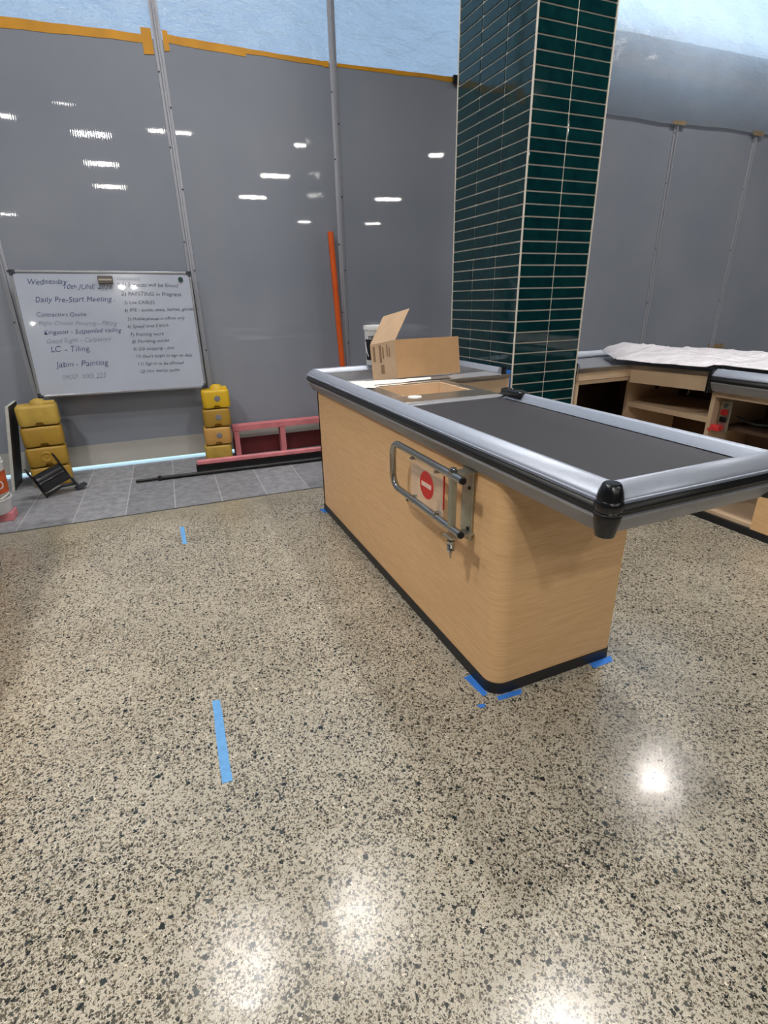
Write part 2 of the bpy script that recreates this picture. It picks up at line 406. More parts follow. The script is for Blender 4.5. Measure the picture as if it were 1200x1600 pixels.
tape_strip(.98, 1.60, 2.948, 2.938, .030, .030, 'thin yellow tape running to the mullion above the orange pipe', [(1.56, 1.60, 2.90, 2.94)])
tape_strip(1.665, 2.85, 2.935, 2.955, .022, .034, 'yellow tape ending at the green tiled column')
bm = B(); box(bm, 2.66, 2.76, -.03, -.002, 2.90, 2.96, .008); tag(obj('black_clip', bm, 'black_plastic', None, False, WL, WR), 'small black lump at the end of the yellow tape, beside the green column', 'clip')
for (x0, x1, z0, z1, y, lab) in ((5.12, 5.30, 2.81, 2.85, -.034, 'brown tape scrap at the hem of the hanging plastic sheet, nearer the green column'), (6.28, 6.44, 2.80, 2.84, -.034, 'brown tape scrap at the hem of the hanging plastic sheet, near the right frame edge'), (6.30, 6.58, .585, .665, -.004, 'brown tape patch low on the hoarding above the white plastic cover')):
    bm = B(); box(bm, x0, x1, y - .001, y, z0, z1); tag(obj('adhesive_tape', bm, 'tape_brown', None, False, WL, WR), lab, 'tape')

# tiled column
CX, CY, TW, TP, NF, ND = 1.872, 2.506, .2318, .0569, 2, 3
cw, cd = TW * NF, TW * ND
col_ = empty('tiled_column', (CX + cw / 2, CY + cd / 2, 0), label='square column clad in glossy dark green stacked tiles with pale grout', cat='column')
bm = B(); box(bm, -cw / 2 + .003, cw / 2 - .003, -cd / 2 + .003, cd / 2 - .003, 0, CEIL); obj('grout_core', bm, 'grout', col_)
bm = B(); z0 = 1.243 - 21 * TP - TP * .5 + .0285; g = .0068
rr = random.Random(4)
nrow = int((CEIL - z0) / TP) + 1
for k in range(-1, nrow):
    za, zb = z0 + k * TP + g / 2, z0 + (k + 1) * TP - g / 2
    za, zb = max(za, .001), min(zb, CEIL - .001)
    if zb - za < .01: continue
    for face in range(4):
        n = NF if face in (0, 2) else ND; half = (cd if face in (0, 2) else cw) / 2; span = (cw if face in (0, 2) else cd)
        for i in range(n):
            ua, ub = -span / 2 + i * TW + g / 2, -span / 2 + (i + 1) * TW - g / 2
            if i == 0: ua += .003
            if i == n - 1: ub -= .003
            t = bmesh.new(); bmesh.ops.create_cube(t, size=1)
            for v in t.verts: v.co = Vector(((ua + ub) / 2 + v.co.x * (ub - ua), v.co.y * .008, (za + zb) / 2 + v.co.z * (zb - za)))
            bmesh.ops.bevel(t, geom=t.edges[:], offset=.002, segments=2, affect='EDGES', profile=.6)
            M = Matrix.Rotation(face * PI / 2, 4, 'Z') @ Matrix.Translation((0, -half + .0025, 0)) @ Matrix.Translation(((ua + ub) / 2, 0, (za + zb) / 2)) @ Matrix.Rotation(rr.uniform(-.006, .006), 4, 'Z') @ Matrix.Rotation(rr.uniform(-.008, .008), 4, 'X') @ Matrix.Translation((-(ua + ub) / 2, 0, -(za + zb) / 2))
            merge(bm, t, 0, M)
obj('glazed_tiles', bm, 'green_glaze', col_)
for sx_, sy_ in ((-1, -1), (1, -1), (-1, 1), (1, 1)):
    bm = B(); box(bm, sx_ * cw / 2 - .004, sx_ * cw / 2 + .004, sy_ * cd / 2 - .004, sy_ * cd / 2 + .004, 0, CEIL - .001, .001, 1)
    obj('corner_trim', bm, 'grout', col_)

# ================================================================== CHECKOUTS
UP = [(-.060, .858), (-.046, .884), (-.042, .8885), (-.036, .8900), (-.031, .8885), (-.018, .878), (-.008, .866), (-.004, .860), (-.0035, .8575), (.0010, .857), (.0018, .8545), (-.002, .8535), (-.002, .851), (.001, .850), (-.002, .848), (-.07, .848), (-.07, .858)]
MID = [(-.06, .848), (-.004, .848), (.002, .842), (.005, .834), (.002, .826), (-.004, .820), (-.06, .820)]
LO = [(-.06, .820), (-.004, .820), (.001, .818), (.001, .813), (-.002, .811), (-.012, .790), (-.030, .768), (-.06, .768)]
def shift(p, dz): return [(a, b + dz) for a, b in p]
def corner_cap(parent, x, y, sx_, sy_, dz=0.0):
    """rounded black barrel over a mitred corner; (sx, sy) point outwards"""
    bm = B(); prof = [(.030, .894), (.036, .890), (.044, .876), (.050, .858), (.0515, .853), (.049, .850), (.0515, .846), (.0525, .834), (.051, .823), (.047, .820), (.050, .816), (.046, .795), (.036, .764), (.028, .762), (0, .762)]
    prof = [(0, .8945)] + prof
    lathe(bm, [(r * .66, z + dz) for r, z in prof], 28, 0, Matrix.Translation((x - sx_ * .022, y - sy_ * .022, 0)))
    return obj('corner_cap', bm, 'black_plastic', parent, True)
def rails(parent, path, dz=0.0, caps=True):
    for nm, pf, mt in (('upper_rail', UP, 'aluminium'), ('bumper_strip', MID, 'black_rubber'), ('lower_rail', LO, 'alu_lower')):
        bm = B(); sweep(bm, path, shift(pf, dz)); obj(nm, bm, mt, parent, True)
def end_cap(parent, x0, x1, y0, y1, z0, z1):
    bm = B(); box(bm, x0, x1, y0, y1, z0, z1, .006, 3); return obj('end_cap', bm, 'black_plastic', parent, True)

# ---- the main checkout
ck = empty('checkout_counter', (1.12, 2.0, 0), label='long beech checkout counter with black conveyor belt and silver rails in the centre', cat='checkout counter')
K = Matrix.Translation((-1.12, -2.0, 0))
def ko(name, bm, mats, smooth=False, parent=None):
    bm.transform(K) if (parent is None or parent is ck) else bm.transform(K)
    return obj(name, bm, mats, parent or ck, smooth)
xl, xr, yn, yf = .862, 1.378, 1.140, 3.035
R_ = .055
outer = [(xl, yf)] + arc((xl + R_, yn + R_), R_, PI, 1.5 * PI, 10) + arc((xr - .012, yn + .012), .012, 1.5 * PI, 2 * PI, 4) + [(xr, 1.98)]
inner = [(xr - .02, 1.98)] + arc((xr - .03, yn + .03), .01, 2 * PI, 1.5 * PI, 4) + arc((xl + R_, yn + R_), R_ - .02, 1.5 * PI, PI, 10) + [(xl + .02, yf)]
bm = B(); prism(bm, outer + inner, .042, .80); ko('side_panel', bm, 'beech', True)
bm = B()
k_out = [(xl - .004, yf + .004)] + arc((xl + R_, yn + R_), R_ + .004, PI, 1.5 * PI, 10) + arc((xr - .012, yn + .012), .016, 1.5 * PI, 2 * PI, 4) + [(xr + .004, 1.98)]
k_in = [(xr - .02, 1.98)] + arc((xr - .03, yn + .03), .01, 2 * PI, 1.5 * PI, 4) + arc((xl + R_, yn + R_), R_ - .02, 1.5 * PI, PI, 10) + [(xl + .02, yf + .004)]
prism(bm, k_out + k_in, 0, .043); ko('kickboard', bm, 'kick_black', True)
bm = B(); box(bm, xl, 1.80, yf - .02, yf, .042, .80); ko('back_panel', bm, 'beech')
bm = B(); box(bm, 1.76, 1.78, 2.50, yf - .02, 0, .79); ko('wing_leg_panel', bm, 'beech_pale')
bm = B(); box(bm, xl + .02, xr - .02, 1.16, yf - .03, .06, .08); box(bm, xl + .02, xr - .005, 1.96, 1.98, .08, .79); ko('inner_shelf', bm, 'beech_shaded')
rail_main = [(1.415, 1.86), (1.415, .755), (1.395, .735), (.84, .735), (.82, .755), (.82, 3.075), (.83, 3.085), (1.825, 3.085), (1.835, 3.075), (1.835, 2.52)]
bm0 = [('upper_rail', UP, 'aluminium'), ('bumper_strip', MID, 'black_rubber'), ('lower_rail', LO, 'alu_lower')]
for nm, pf, mt in bm0:
    bm = B(); sweep(bm, rail_main, pf); ko(nm, bm, mt, True)
bm = B(); sweep(bm, rail_main[5:], [(-.074, .866), (-.064, .866), (-.064, .80), (-.074, .80)]); ko('rail_liner', bm, 'alu_lower')
for (x, y, sx_, sy_) in ((.82, .735, -1, -1), (1.415, .735, 1, -1)):
    bm = B(); prof = [(0, .893), (.022, .893), (.026, .8905), (.033, .876), (.037, .862), (.038, .858), (.036, .856), (.039, .853), (.041, .846), (.041, .838), (.038, .832), (.040, .829), (.038, .825), (.0395, .822), (.036, .802), (.028, .772), (.023, .770), (0, .770)]
    lathe(bm, [(r * .76, z) for r, z in prof], 28, 0, Matrix.Translation((x - sx_ * .023, y - sy_ * .023, 0)))
    ko('corner_cap', bm, 'black_plastic', True)
bm = B(); box(bm, 1.806, 1.838, 2.511, 2.520, .765, .891, .004, 3); ko('end_cap', bm, 'black_plastic', True)
bm = B(); box(bm, 1.350, 1.395, 1.745, 1.885, .866, .898, .010, 4); box(bm, 1.361, 1.383, 1.83, 1.845, .8975, .900, .001, 1, 1); box(bm, 1.361, 1.383, 1.765, 1.78, .8975, .900, .001, 1, 1)
ko('sensor_block', bm, ['black_plastic', 'chrome'], True)
# belt and its frame
bm = B(); t = bmesh.new()
prof = [(.795, .820), (.790, .840), (.796, .852), (.812, .857), (.83, .858), (1.845, .858), (1.862, .857), (1.872, .850), (1.874, .840), (1.87, .820)]
a = [t.verts.new((.878, y, z)) for y, z in prof]; b = [t.verts.new((1.360, y, z)) for y, z in prof]
for i in range(len(prof) - 1): t.faces.new((a[i], a[i + 1], b[i + 1], b[i]))
t.faces.new(a); t.faces.new(b[::-1]); t.faces.new((a[0], b[0], b[-1], a[-1])); merge(bm, t); ko('conveyor_belt', bm, 'belt_rubber', True)
bm = B(); box(bm, .87, 1.37, .785, 1.90, .772, .820); box(bm, .8, .872, .755, .79, .775, .82) if False else None; ko('belt_housing', bm, 'alu_lower')
# steel deck plates around the scale well
bm = B()
box(bm, .882, 1.385, 1.878, 1.935, .852, .862, .002, 1, 1)
for q in ((.882, 1.385, 1.937, 2.085), (.882, .985, 2.085, 2.40), (1.345, 1.385, 2.085, 2.40)): box(bm, q[0], q[1], q[2], q[3], .855, .863, .001, 1)
box(bm, .882, 1.79, 2.40, 2.42, .850, .866, .002, 1)
ko('steel_deck', bm, ['steel', 'alu_lower'])
bm = B(); box(bm, .985, 1.345, 2.085, 2.095, .74, .858); box(bm, .985, 1.345, 2.39, 2.40, .74, .858); box(bm, .985, .995, 2.095, 2.39, .74, .858); box(bm, 1.335, 1.345, 2.095, 2.39, .74, .858); box(bm, .985, 1.345, 2.085, 2.40, .73, .74)
ko('scale_well', bm, 'beech_pale')
bm = B(); box(bm, .885, 1.76, 2.42, 2.60, .84, .862); box(bm, .885, 1.76, 2.60, 3.02, .80, .812); box(bm, .885, 1.76, 2.595, 2.60, .81, .84); ko('wing_deck', bm, 'alu_lower')
bm = B(); box(bm, 1.385, 1.795, 2.425, 2.445, .765, .852); box(bm, 1.775, 1.795, 2.445, 2.5, .765, .852); ko('wing_apron', bm, 'beech_pale')
bm = B(); lathe(bm, [(0, .8665), (.030, .8665), (.031, .863), (0, .863)], 28, 0, Matrix.Translation((1.015, 2.035, 0))); ko('white_disc', bm, 'paper')

# ---- swing gate on the side of the main checkout
gt = empty('swing_gate', (.85, 1.34, .64), label='chrome swing gate with a red no-entry sign, bolted to the central checkout side', cat='gate')
KG = Matrix.Translation((-.85, -1.34, -.64))
def go(name, bm, mats, smooth=False, parent=gt):
    bm.transform(KG); return obj(name, bm, mats, parent, smooth)
gx = .780; r = .0125
def bend(c, rad, a0, a1): return [(gx, c[0] + rad * math.cos(a0 + (a1 - a0) * i / 6), c[1] + rad * math.sin(a0 + (a1 - a0) * i / 6)) for i in range(7)]
pts = [(gx, 1.245, .757)] + bend((1.700, .709), .052, PI / 2, 0) + bend((1.700, .638), .052, 0, -PI / 2) + [(gx, 1.245, .580)]
bm = B(); tube(bm, pts, r, 16); tube_o = go('tube_frame', bm, 'chrome', True)
for z in (.757, .580):
    bm = B(); cyl(bm, (gx, 1.2449, z), (gx, 1.240, z), r * .86, 16); go('tube_end_shade', bm, 'hole_black', True, tube_o)  # black disc painted for the dark inside of the open tube end
bm = B(); box(bm, .770, .790, 1.290, 1.312, .585, .752, .002, 1); go('hinge_post', bm, 'zinc')
bm = B(); box(bm, .852, .861, 1.300, 1.365, .520, .762, .003, 2)
for z in (.755, .545): box(bm, .768, .858, 1.285, 1.335, z, z + .008, .002, 1)
for z in (.70, .56): cyl(bm, (.852, 1.318, z), (.849, 1.318, z), .006, 10, 1)
hb = go('hinge_bracket', bm, ['zinc', 'hole_black'])
bm = B(); lathe(bm, [(0, .783), (.010, .780), (.014, .772), (.014, .764), (0, .764)], 16, 0, Matrix.Translation((.782, 1.305, 0))); go('pivot_cap', bm, 'chrome', True)
bm = B(); lathe(bm, [(0, .545), (.006, .545), (.006, .535), (.013, .535), (.013, .527), (.009, .526), (.013, .520), (.009, .517), (.013, .511), (.007, .507), (.013, .502), (.007, .496), (.004, .490), (.003, .472), (0, .472)], 18, 0, Matrix.Translation((.782, 1.305, 0))); go('pivot_bolt', bm, 'chrome', True)
bm = B(); box(bm, .7845, .7875, 1.365, 1.60, .585, .752, .001, 1); sp_ = go('sign_panel', bm, 'acrylic')
def disc_poly(cy, cz, ry, rz, n=40): return [(cy + ry * math.cos(2 * PI * i / n), cz + rz * math.sin(2 * PI * i / n)) for i in range(n)]
MY = Matrix(((0, 0, 1, 0), (1, 0, 0, 0), (0, 1, 0, 0), (0, 0, 0, 1)))
bm = B(); prism(bm, disc_poly(1.480, .669, .049, .049), .7832, .7844, 0, MY); go('no_entry_disc', bm, 'sign_red', False, sp_)
bm = B(); prism(bm, [(1.445, .661), (1.515, .661), (1.515, .677), (1.445, .677)], .7824, .7831, 0, MY); go('no_entry_bar', bm, 'sign_white', False, sp_)
bm = B(); box(bm, .7835, .7885, 1.3635, 1.3665, .620, .735); go('red_edge', bm, 'sign_red', False, sp_)
for y in (1.40, 1.575):
    for z in (.741, .597):
        bm = B(); cyl(bm, (.776, y, z), (.795, y, z), .006, 10); box(bm, .768, .792, y - .005, y + .005, min(z, z) - .004, z + .004, .001, 1); go('sign_clip', bm, 'chrome', True, sp_)
bm = B(); cyl(bm, (.863, 1.79, .497), (.856, 1.79, .497), .006, 12); tag(obj('buffer_stud', bm, 'hole_black'), 'tiny black buffer stud on the beech panel below the swing gate', 'stud')

# ---- right-hand checkout
DZ = -.02
c2 = empty('checkout_counter', (3.12, 2.0, 0), label='beech checkout counter behind the green column at right, open shelves and plastic cover on top', cat='checkout counter')
K2 = Matrix.Translation((-3.12, -2.0, 0))
def k2(name, bm, mats, smooth=False, parent=None):
    bm.transform(K2); return obj(name, bm, mats, parent or c2, smooth)
YE = .75
for nm, pf, mt in bm0:
    bm = B(); sweep(bm, [(2.35, 2.54), (2.35, 3.16), (3.41, 3.16), (3.41, YE)], shift(pf, DZ)); sweep(bm, [(2.805, YE), (2.805, 1.965)], shift(pf, DZ)); k2(nm, bm, mt, True)
bm = B(); box(bm, 2.795, 2.875, 1.965, 1.985, .74, .876, .006, 3); k2('end_cap', bm, 'black_plastic', True)
bm = B(); box(bm, 2.345, 2.37, 2.52, 2.545, .81, .876, .006, 3); k2('wing_end_cap', bm, 'black_plastic', True)
bm = B(); box(bm, 3.325, 3.405, 3.078, 3.158, .745, .873, .004, 1); k2('corner_cap', bm, 'black_plastic', True)
bm = B(); box(bm, 3.38, 3.40, YE, 3.13, .043, .76); box(bm, 2.36, 3.40, 3.11, 3.13, .043, .76); k2('outer_panel', bm, 'beech')
bm = B(); box(bm, 2.365, 3.36, 3.095, 3.109, .0, .79); k2('shade_lining', bm, 'beech_shaded')  # added dark board, its colour deepens the shade under the wing
# deck, apron boxes
bm = B(); box(bm, 2.36, 3.35, 2.49, 3.10, .80, .822); prism(bm, [(2.78, 2.49), (2.865, 2.0), (3.35, 2.0), (3.35, 2.49)], .80, .822); box(bm, 2.87, 3.35, YE, 2.0, .80, .846); k2('deck', bm, 'alu_lower')
bm = B(); prism(bm, [(2.345, 2.478), (2.762, 2.478), (2.85, 2.0), (2.88, 2.0), (2.79, 2.51), (2.345, 2.51)], .822, .846); k2('deck_edge', bm, 'steel')
bm = B(); prism(bm, [(2.35, 2.483), (2.768, 2.483), (2.768, 2.51), (2.35, 2.51)], .775, .822); prism(bm, [(2.35, 2.490), (2.768, 2.490), (2.768, 2.51), (2.35, 2.51)], .750, .772); k2('wing_apron', bm, 'beech_pale')
bm = B(); prism(bm, [(2.768, 2.480), (2.854, 2.0), (2.90, 2.0), (2.90, 2.51), (2.78, 2.51)], .738, .822); k2('drawer_box', bm, 'beech_pale')
bm = B(); box(bm, 2.345, 2.362, 2.49, 3.11, 0, .75); k2('wing_leg_panel', bm, 'beech_pale')
# compartments
bm = B(); box(bm, 2.875, 3.38, 1.965, 1.990, .043, .80); k2('divider', bm, 'beech_pale')
bm = B(); box(bm, 2.875, 3.38, 2.575, 2.595, .043, .80); k2('divider', bm, 'beech_pale')
bm = B(); box(bm, 2.882, 3.38, 1.99, 2.575, .560, .592); k2('shelf', bm, 'beech_pale')
bm = B(); box(bm, 2.885, 3.38, YE + .2, 2.575, .043, .062); k2('bottom_board', bm, 'beech_pale')
bm = B(); box(bm, 3.36, 3.38, YE, 3.10, .06, .80); k2('back_board', bm, 'beech_shaded')
bm = B(); box(bm, 3.1, 3.36, 1.3, 1.88, .3, .56); box(bm, 2.98, 3.36, .96, 1.96, .52, .54); k2('motor_housing', bm, 'beech_shaded')
bm = B(); box(bm, 2.87, 2.89, YE, 1.605, .043, .42); k2('front_panel', bm, 'beech')
bm = B(); box(bm, 2.866, 2.885, YE, 1.965, .715, .765); k2('top_beam', bm, 'beech_pale')
bm = B(); box(bm, 2.866, 2.886, YE, 2.595, 0, .043); box(bm, 3.382, 3.404, YE, 3.13, 0, .043); k2('kickboard', bm, 'kick_black')
for y in (2.42, 2.18):
    bm = B(); box(bm, 2.93, 2.96, y - .004, y + .004, .69, .74); box(bm, 2.92, 2.97, y - .004, y + .004, .69, .694); k2('drawer_bracket', bm, 'chrome')
# socket strip on the inner side of the divider
bm = B(); box(bm, 2.925, 2.935, 1.895, 1.958, .515, .690, .002, 1); sk = k2('socket_strip', bm, 'zinc')
bm = B(); cyl(bm, (2.925, 1.927, .665), (2.915, 1.927, .665), .013, 14); k2('key_switch', bm, 'chrome', True, sk)
bm = B(); box(bm, 2.914, 2.926, 1.908, 1.946, .612, .642, .002, 1); k2('red_switch', bm, 'socket_red', False, sk)
bm = B(); box(bm, 2.914, 2.926, 1.908, 1.946, .572, .602, .002, 1); k2('black_switch', bm, 'black_plastic', False, sk)
bm = B(); box(bm, 2.880, 2.925, 1.915, 1.968, .522, .556, .008, 3); cyl(bm, (2.88, 1.955, .536), (2.865, 1.962, .526), .010, 12); k2('red_plug', bm, 'red_plug', True, sk)
bm = B(); tube(bm, [(3.0, 1.9, .60), (2.99, 1.85, .585), (2.99, 1.78, .578), (3.0, 1.70, .585), (3.02, 1.6, .60), (3.05, 1.45, .59)], .006, 8); k2('cable', bm, 'black_rubber', True)
# plastic cover on the right-hand checkout
bm = B(); nx, ny = 34, 70; rows = []
for j in range(ny + 1):
    v = j / ny; y = YE + .03 + (3.05 - YE - .03) * v; r_ = []
    for i in range(nx + 1):
        u = i / nx
        xa = 2.85 if y < 1.95 else 2.83 - .12 * min(1, (y - 1.95) / .4)
        if y > 2.55: xa += (y - 2.55) * .75
        xb = 3.44 if y < 2.9 else 3.40
        x = xa + (xb - xa) * u + .015 * noise.noise(Vector((y * 6, u * 3, 0)))
        n1 = noise.noise(Vector((x * 5, y * 5, 2))) * .5 + .25 * noise.noise(Vector((x * 14, y * 9 + x * 6, 7)))
        mound = .022 + .03 * math.sin(PI * min(1, max(0, u))) ** .6
        ridge = 1 - abs(noise.noise(Vector((x * 4.5 + y * 3, y * 7 - x * 3, 5)))) * 2
        z = .865 + mound + (.022 * n1 + .018 * max(0, ridge) ** 4) * (.15 + .85 * math.sin(PI * u)) + (.012 if u > .9 else 0) + (-.008 if y > 2.6 else 0)
        if y > 1.98: z -= .012 * (1 - min(1, u * 3))
        z = max(z, .853 if y > 1.98 else .874); 
        r_.append(bm.verts.new((x, y, z)))
    rows.append(r_)
for a, b in zip(rows, rows[1:]):
    for i in range(nx): bm.faces.new((a[i], a[i + 1], b[i + 1], b[i]))
e = bmesh.ops.extrude_face_region(bm, geom=bm.faces[:]); bmesh.ops.translate(bm, vec=(0, 0, .002), verts=[v for v in e['geom'] if isinstance(v, bmesh.types.BMVert)])
tag(obj('plastic_cover', bm, 'sheet_plastic', None, True), 'crumpled white plastic sheet spread over the top of the right-hand checkout', 'plastic cover')
bm = B(); box(bm, 2.95, 3.12, 2.1, 2.26, .5935, .597); tag(obj('paper_offcut', bm, 'cardboard_side'), 'pale offcut lying on the shelf inside the right-hand checkout', 'offcut')

# ---- the sliver of a third checkout at the left edge
c0 = empty('checkout_counter', (-1.25, 2.0, 0), label='beech counter corner with black kickboard just entering the frame at the left edge', cat='checkout counter')
def k0(name, bm, mats, smooth=False):
    bm.transform(Matrix.Translation((1.25, -2.0, 0))); return obj(name, bm, mats, c0, smooth)
bm = B(); prism(bm, [(-1.45, 1.0)] + [(-.932, 1.0)] + arc((-.952, 3.05), .02, 0, PI / 2, 5) + [(-1.45, 3.07)], .043, .78); k0('side_panel', bm, 'beech', True)
bm = B(); prism(bm, [(-1.45, .996)] + [(-.928, .996)] + arc((-.952, 3.05), .024, 0, PI / 2, 5) + [(-1.45, 3.074)], 0, .043); k0('kickboard', bm, 'kick_black', True)
for nm, pf, mt in bm0:
    bm = B(); sweep(bm, [(-1.49, 3.11), (-.90, 3.11), (-.90, .96), (-1.49, .96)], pf); k0(nm, bm, mt, True)
bm = B(); box(bm, -1.46, -.965, 1.02, 3.05, .80, .868); k0('conveyor_belt', bm, 'belt_rubber')

# ================================================================== THINGS
# cardboard box (tipped back into the tray)
bxr = (math.radians(-8.80), math.radians(.27), math.radians(5.44))
bx = empty('cardboard_box', (1.1734, 2.5514, .8705), bxr, 'open brown cardboard box with one flap raised, on the end of the central checkout', 'cardboard box')
Wb, Db, Hb, tb = .406, .290, .196, .004
bm = B(); box(bm, 0, Wb, 0, tb, 0, Hb, mi=0); box(bm, 0, Wb, Db - tb, Db, 0, Hb); box(bm, 0, tb, tb, Db - tb, 0, Hb, mi=1); box(bm, Wb - tb, Wb, tb, Db - tb, 0, Hb); box(bm, tb, Wb - tb, tb, Db - tb, 0, tb)
obj('carton_body', bm, ['cardboard', 'cardboard_side'], bx)
bm = B(); fl = [(0, 0, 0), (0, Db, 0), (0.09, Db - .01, .155), (.115, .03, .10)]
MF = Matrix.Translation((0, 0, Hb))
t = bmesh.new(); A_ = [t.verts.new(v) for v in ((0, 0.0, 0), (0, Db, 0), (.10, Db, .15), (.10, 0.0, .15))]; t.faces.new(A_)
e = bmesh.ops.extrude_face_region(t, geom=t.faces[:]); bmesh.ops.translate(t, vec=(.004, 0, .002), verts=[v for v in e['geom'] if isinstance(v, bmesh.types.BMVert)])
merge(bm, t, 0, MF); flap_o = obj('raised_flap', bm, 'cardboard_side', bx)
bm = B(); box(bm, .01, Wb - .004, Db - .11, Db + .0, Hb - .012, Hb - .008); obj('rear_flap', bm, 'cardboard', bx)
for y0, y1, z0, z1 in ((.03, .055, .10, .182), (.105, .13, .09, .185), (.143, .156, .11, .172), (.19, .203, .12, .18), (.216, .225, .115, .165), (.11, .15, .03, .08)):
    bm = B(); box(bm, -.0012, 0, Db - y1, Db - y0, z0, z1, 0.0); obj('printed_mark', bm, 'cardboard_print', bx)

def pail(name, loc, r, h, label, extra=None, body='white_plastic', lid=True, rot=0):
    e_ = empty(name, loc, (0, 0, rot), label, 'bucket')
    bm = B(); lathe(bm, [(0, 0), (r * .84, 0), (r * .86, .004), (r * .97, h * .86), (r * 1.0, h * .87), (r * 1.0, h * .9), (r * .965, h * .91), (r * .965, h * .99), (r * .93, h * .99), (r * .93, h * .88), (r * .82, .006), (0, .006)], 40)
    obj('pail_body', bm, body, e_, True)
    if lid:
        bm = B(); lathe(bm, [(r * 1.0, h * .90), (r * 1.04, h * .905), (r * 1.04, h * .99), (r * 1.02, h * 1.01), (r * .96, h * 1.01), (r * .95, h * .985), (0, h * .985)], 40); obj('pail_lid', bm, 'white_plastic', e_, True)
    return e_
# pail behind the box
pr, ph = .078, .225
pa = pail('paint_pail', (1.245, 2.985, .813), pr, ph, 'white lidded paint pail with a black label, standing behind the cardboard box')
pa.location = (1.262, 3.045, .8905); 
ph0 = .25
bm = B()
def band(bm, r0, r1, z0, z1, a0, a1, th=.0012, n=24, mi=0):
    t = bmesh.new(); A = []
    for i in range(n + 1):
        a = a0 + (a1 - a0) * i / n; A.append([t.verts.new((rr_ * math.cos(a), rr_ * math.sin(a), z)) for rr_, z in ((r0, z0), (r1, z1))])
    for p, q in zip(A, A[1:]): t.faces.new((p[0], q[0], q[1], p[1]))
    e = bmesh.ops.extrude_face_region(t, geom=t.faces[:]); vs = [v for v in e['geom'] if isinstance(v, bmesh.types.BMVert)]
    for v in vs: v.co.x *= 1 - th / r0; v.co.y *= 1 - th / r0
    return merge(bm, t, mi)
def rad_at(r, h, z): return r * (.86 + .11 * (z / (h * .86)))
band(bm, rad_at(pr, ph, .03) + .0016, rad_at(pr, ph, .150) + .0016, .03, .150, PI, 2 * PI - .35); obj('pail_label', bm, 'label_black', pa)
def wrap_text(s, size, a_c, z, rad, parent, mat, name):
    bm = text_mesh([(s, 0, 0, size, 0, 0)], 'CENTER', 0)
    for v in bm.verts:
        a = a_c + v.co.x / rad; dr = rad + v.co.z + .0005; v.co = Vector((dr * math.cos(a), dr * math.sin(a), z + v.co.y))
    return obj(name, bm, mat, parent)
wrap_text('reme', .040, -PI / 2 - .55, .153, rad_at(pr, ph, .16) + .002, pa, 'label_black', 'brand_word')
bm = B()
for k in range(5):
    a = -PI / 2 - .9 + k * .16; band(bm, rad_at(pr, ph, .10) + .0026, rad_at(pr, ph, .14) + .0026, .10, .14, a, a + .055, n=3)
obj('label_lettering', bm, 'white_plastic', pa)
bm = B(); tube(bm, [(-pr * .99, -.012, ph * .60), (-pr * 1.03, -.02, ph * .5), (-pr * 1.02, -.03, ph * .36), (-pr * .95, -.04, ph * .24)], .0022, 8); obj('pail_handle', bm, 'white_plastic', pa, True)

# sheets of paper on the end of the checkout
def sheet(poly, z, label, seed, M=None, mat='paper', name='paper_sheet'):
    bm = B(); prism(bm, poly, 0, .0008)
    return tag(obj(name, bm, mat, None, False, (0, 0, z)), label, 'paper')
def ragged(pts, amp, seed):
    out = []; R = random.Random(seed)
    for (a, b), (c_, d_) in zip(pts, pts[1:] + pts[:1]):
        for k in range(5):
            t = k / 5; out.append((a + (c_ - a) * t + R.uniform(-amp, amp), b + (d_ - b) * t + R.uniform(-amp, amp)))
    return out
sheet(ragged([(.895, 2.43), (1.10, 2.425), (1.34, 2.47), (1.36, 2.535), (1.15, 2.545), (.90, 2.59)], .006, 1), .8665, 'torn white paper lying in front of the cardboard box', 1)
sheet(ragged([(.893, 2.36), (.955, 2.33), (.975, 2.40), (1.0, 2.44), (.93, 2.50), (.893, 2.50)], .008, 2), .8680, 'ragged paper scrap against the left silver rail beside the scale opening', 2)
sheet(ragged([(.90, 2.66), (1.11, 2.65), (1.13, 2.95), (.91, 2.97)], .006, 3), .8135, 'pale paper in the tray left of the cardboard box', 3)
sheet(ragged([(1.31, 2.425), (1.42, 2.43), (1.47, 2.53), (1.36, 2.52)], .008, 5), .8685, 'dark torn sheet sticking out under the front of the cardboard box', 5, mat='felt')

# orange pipe
bm = B(); tube(bm, [(1.605, 4.640, .001), (1.53, 4.648, 1.79)], .0245, 20)
bm2 = bm
tag(obj('conduit_pipe', bm, 'orange_pipe', None, True), 'tall orange conduit pipe leaning on the hoarding behind the central checkout', 'pipe')

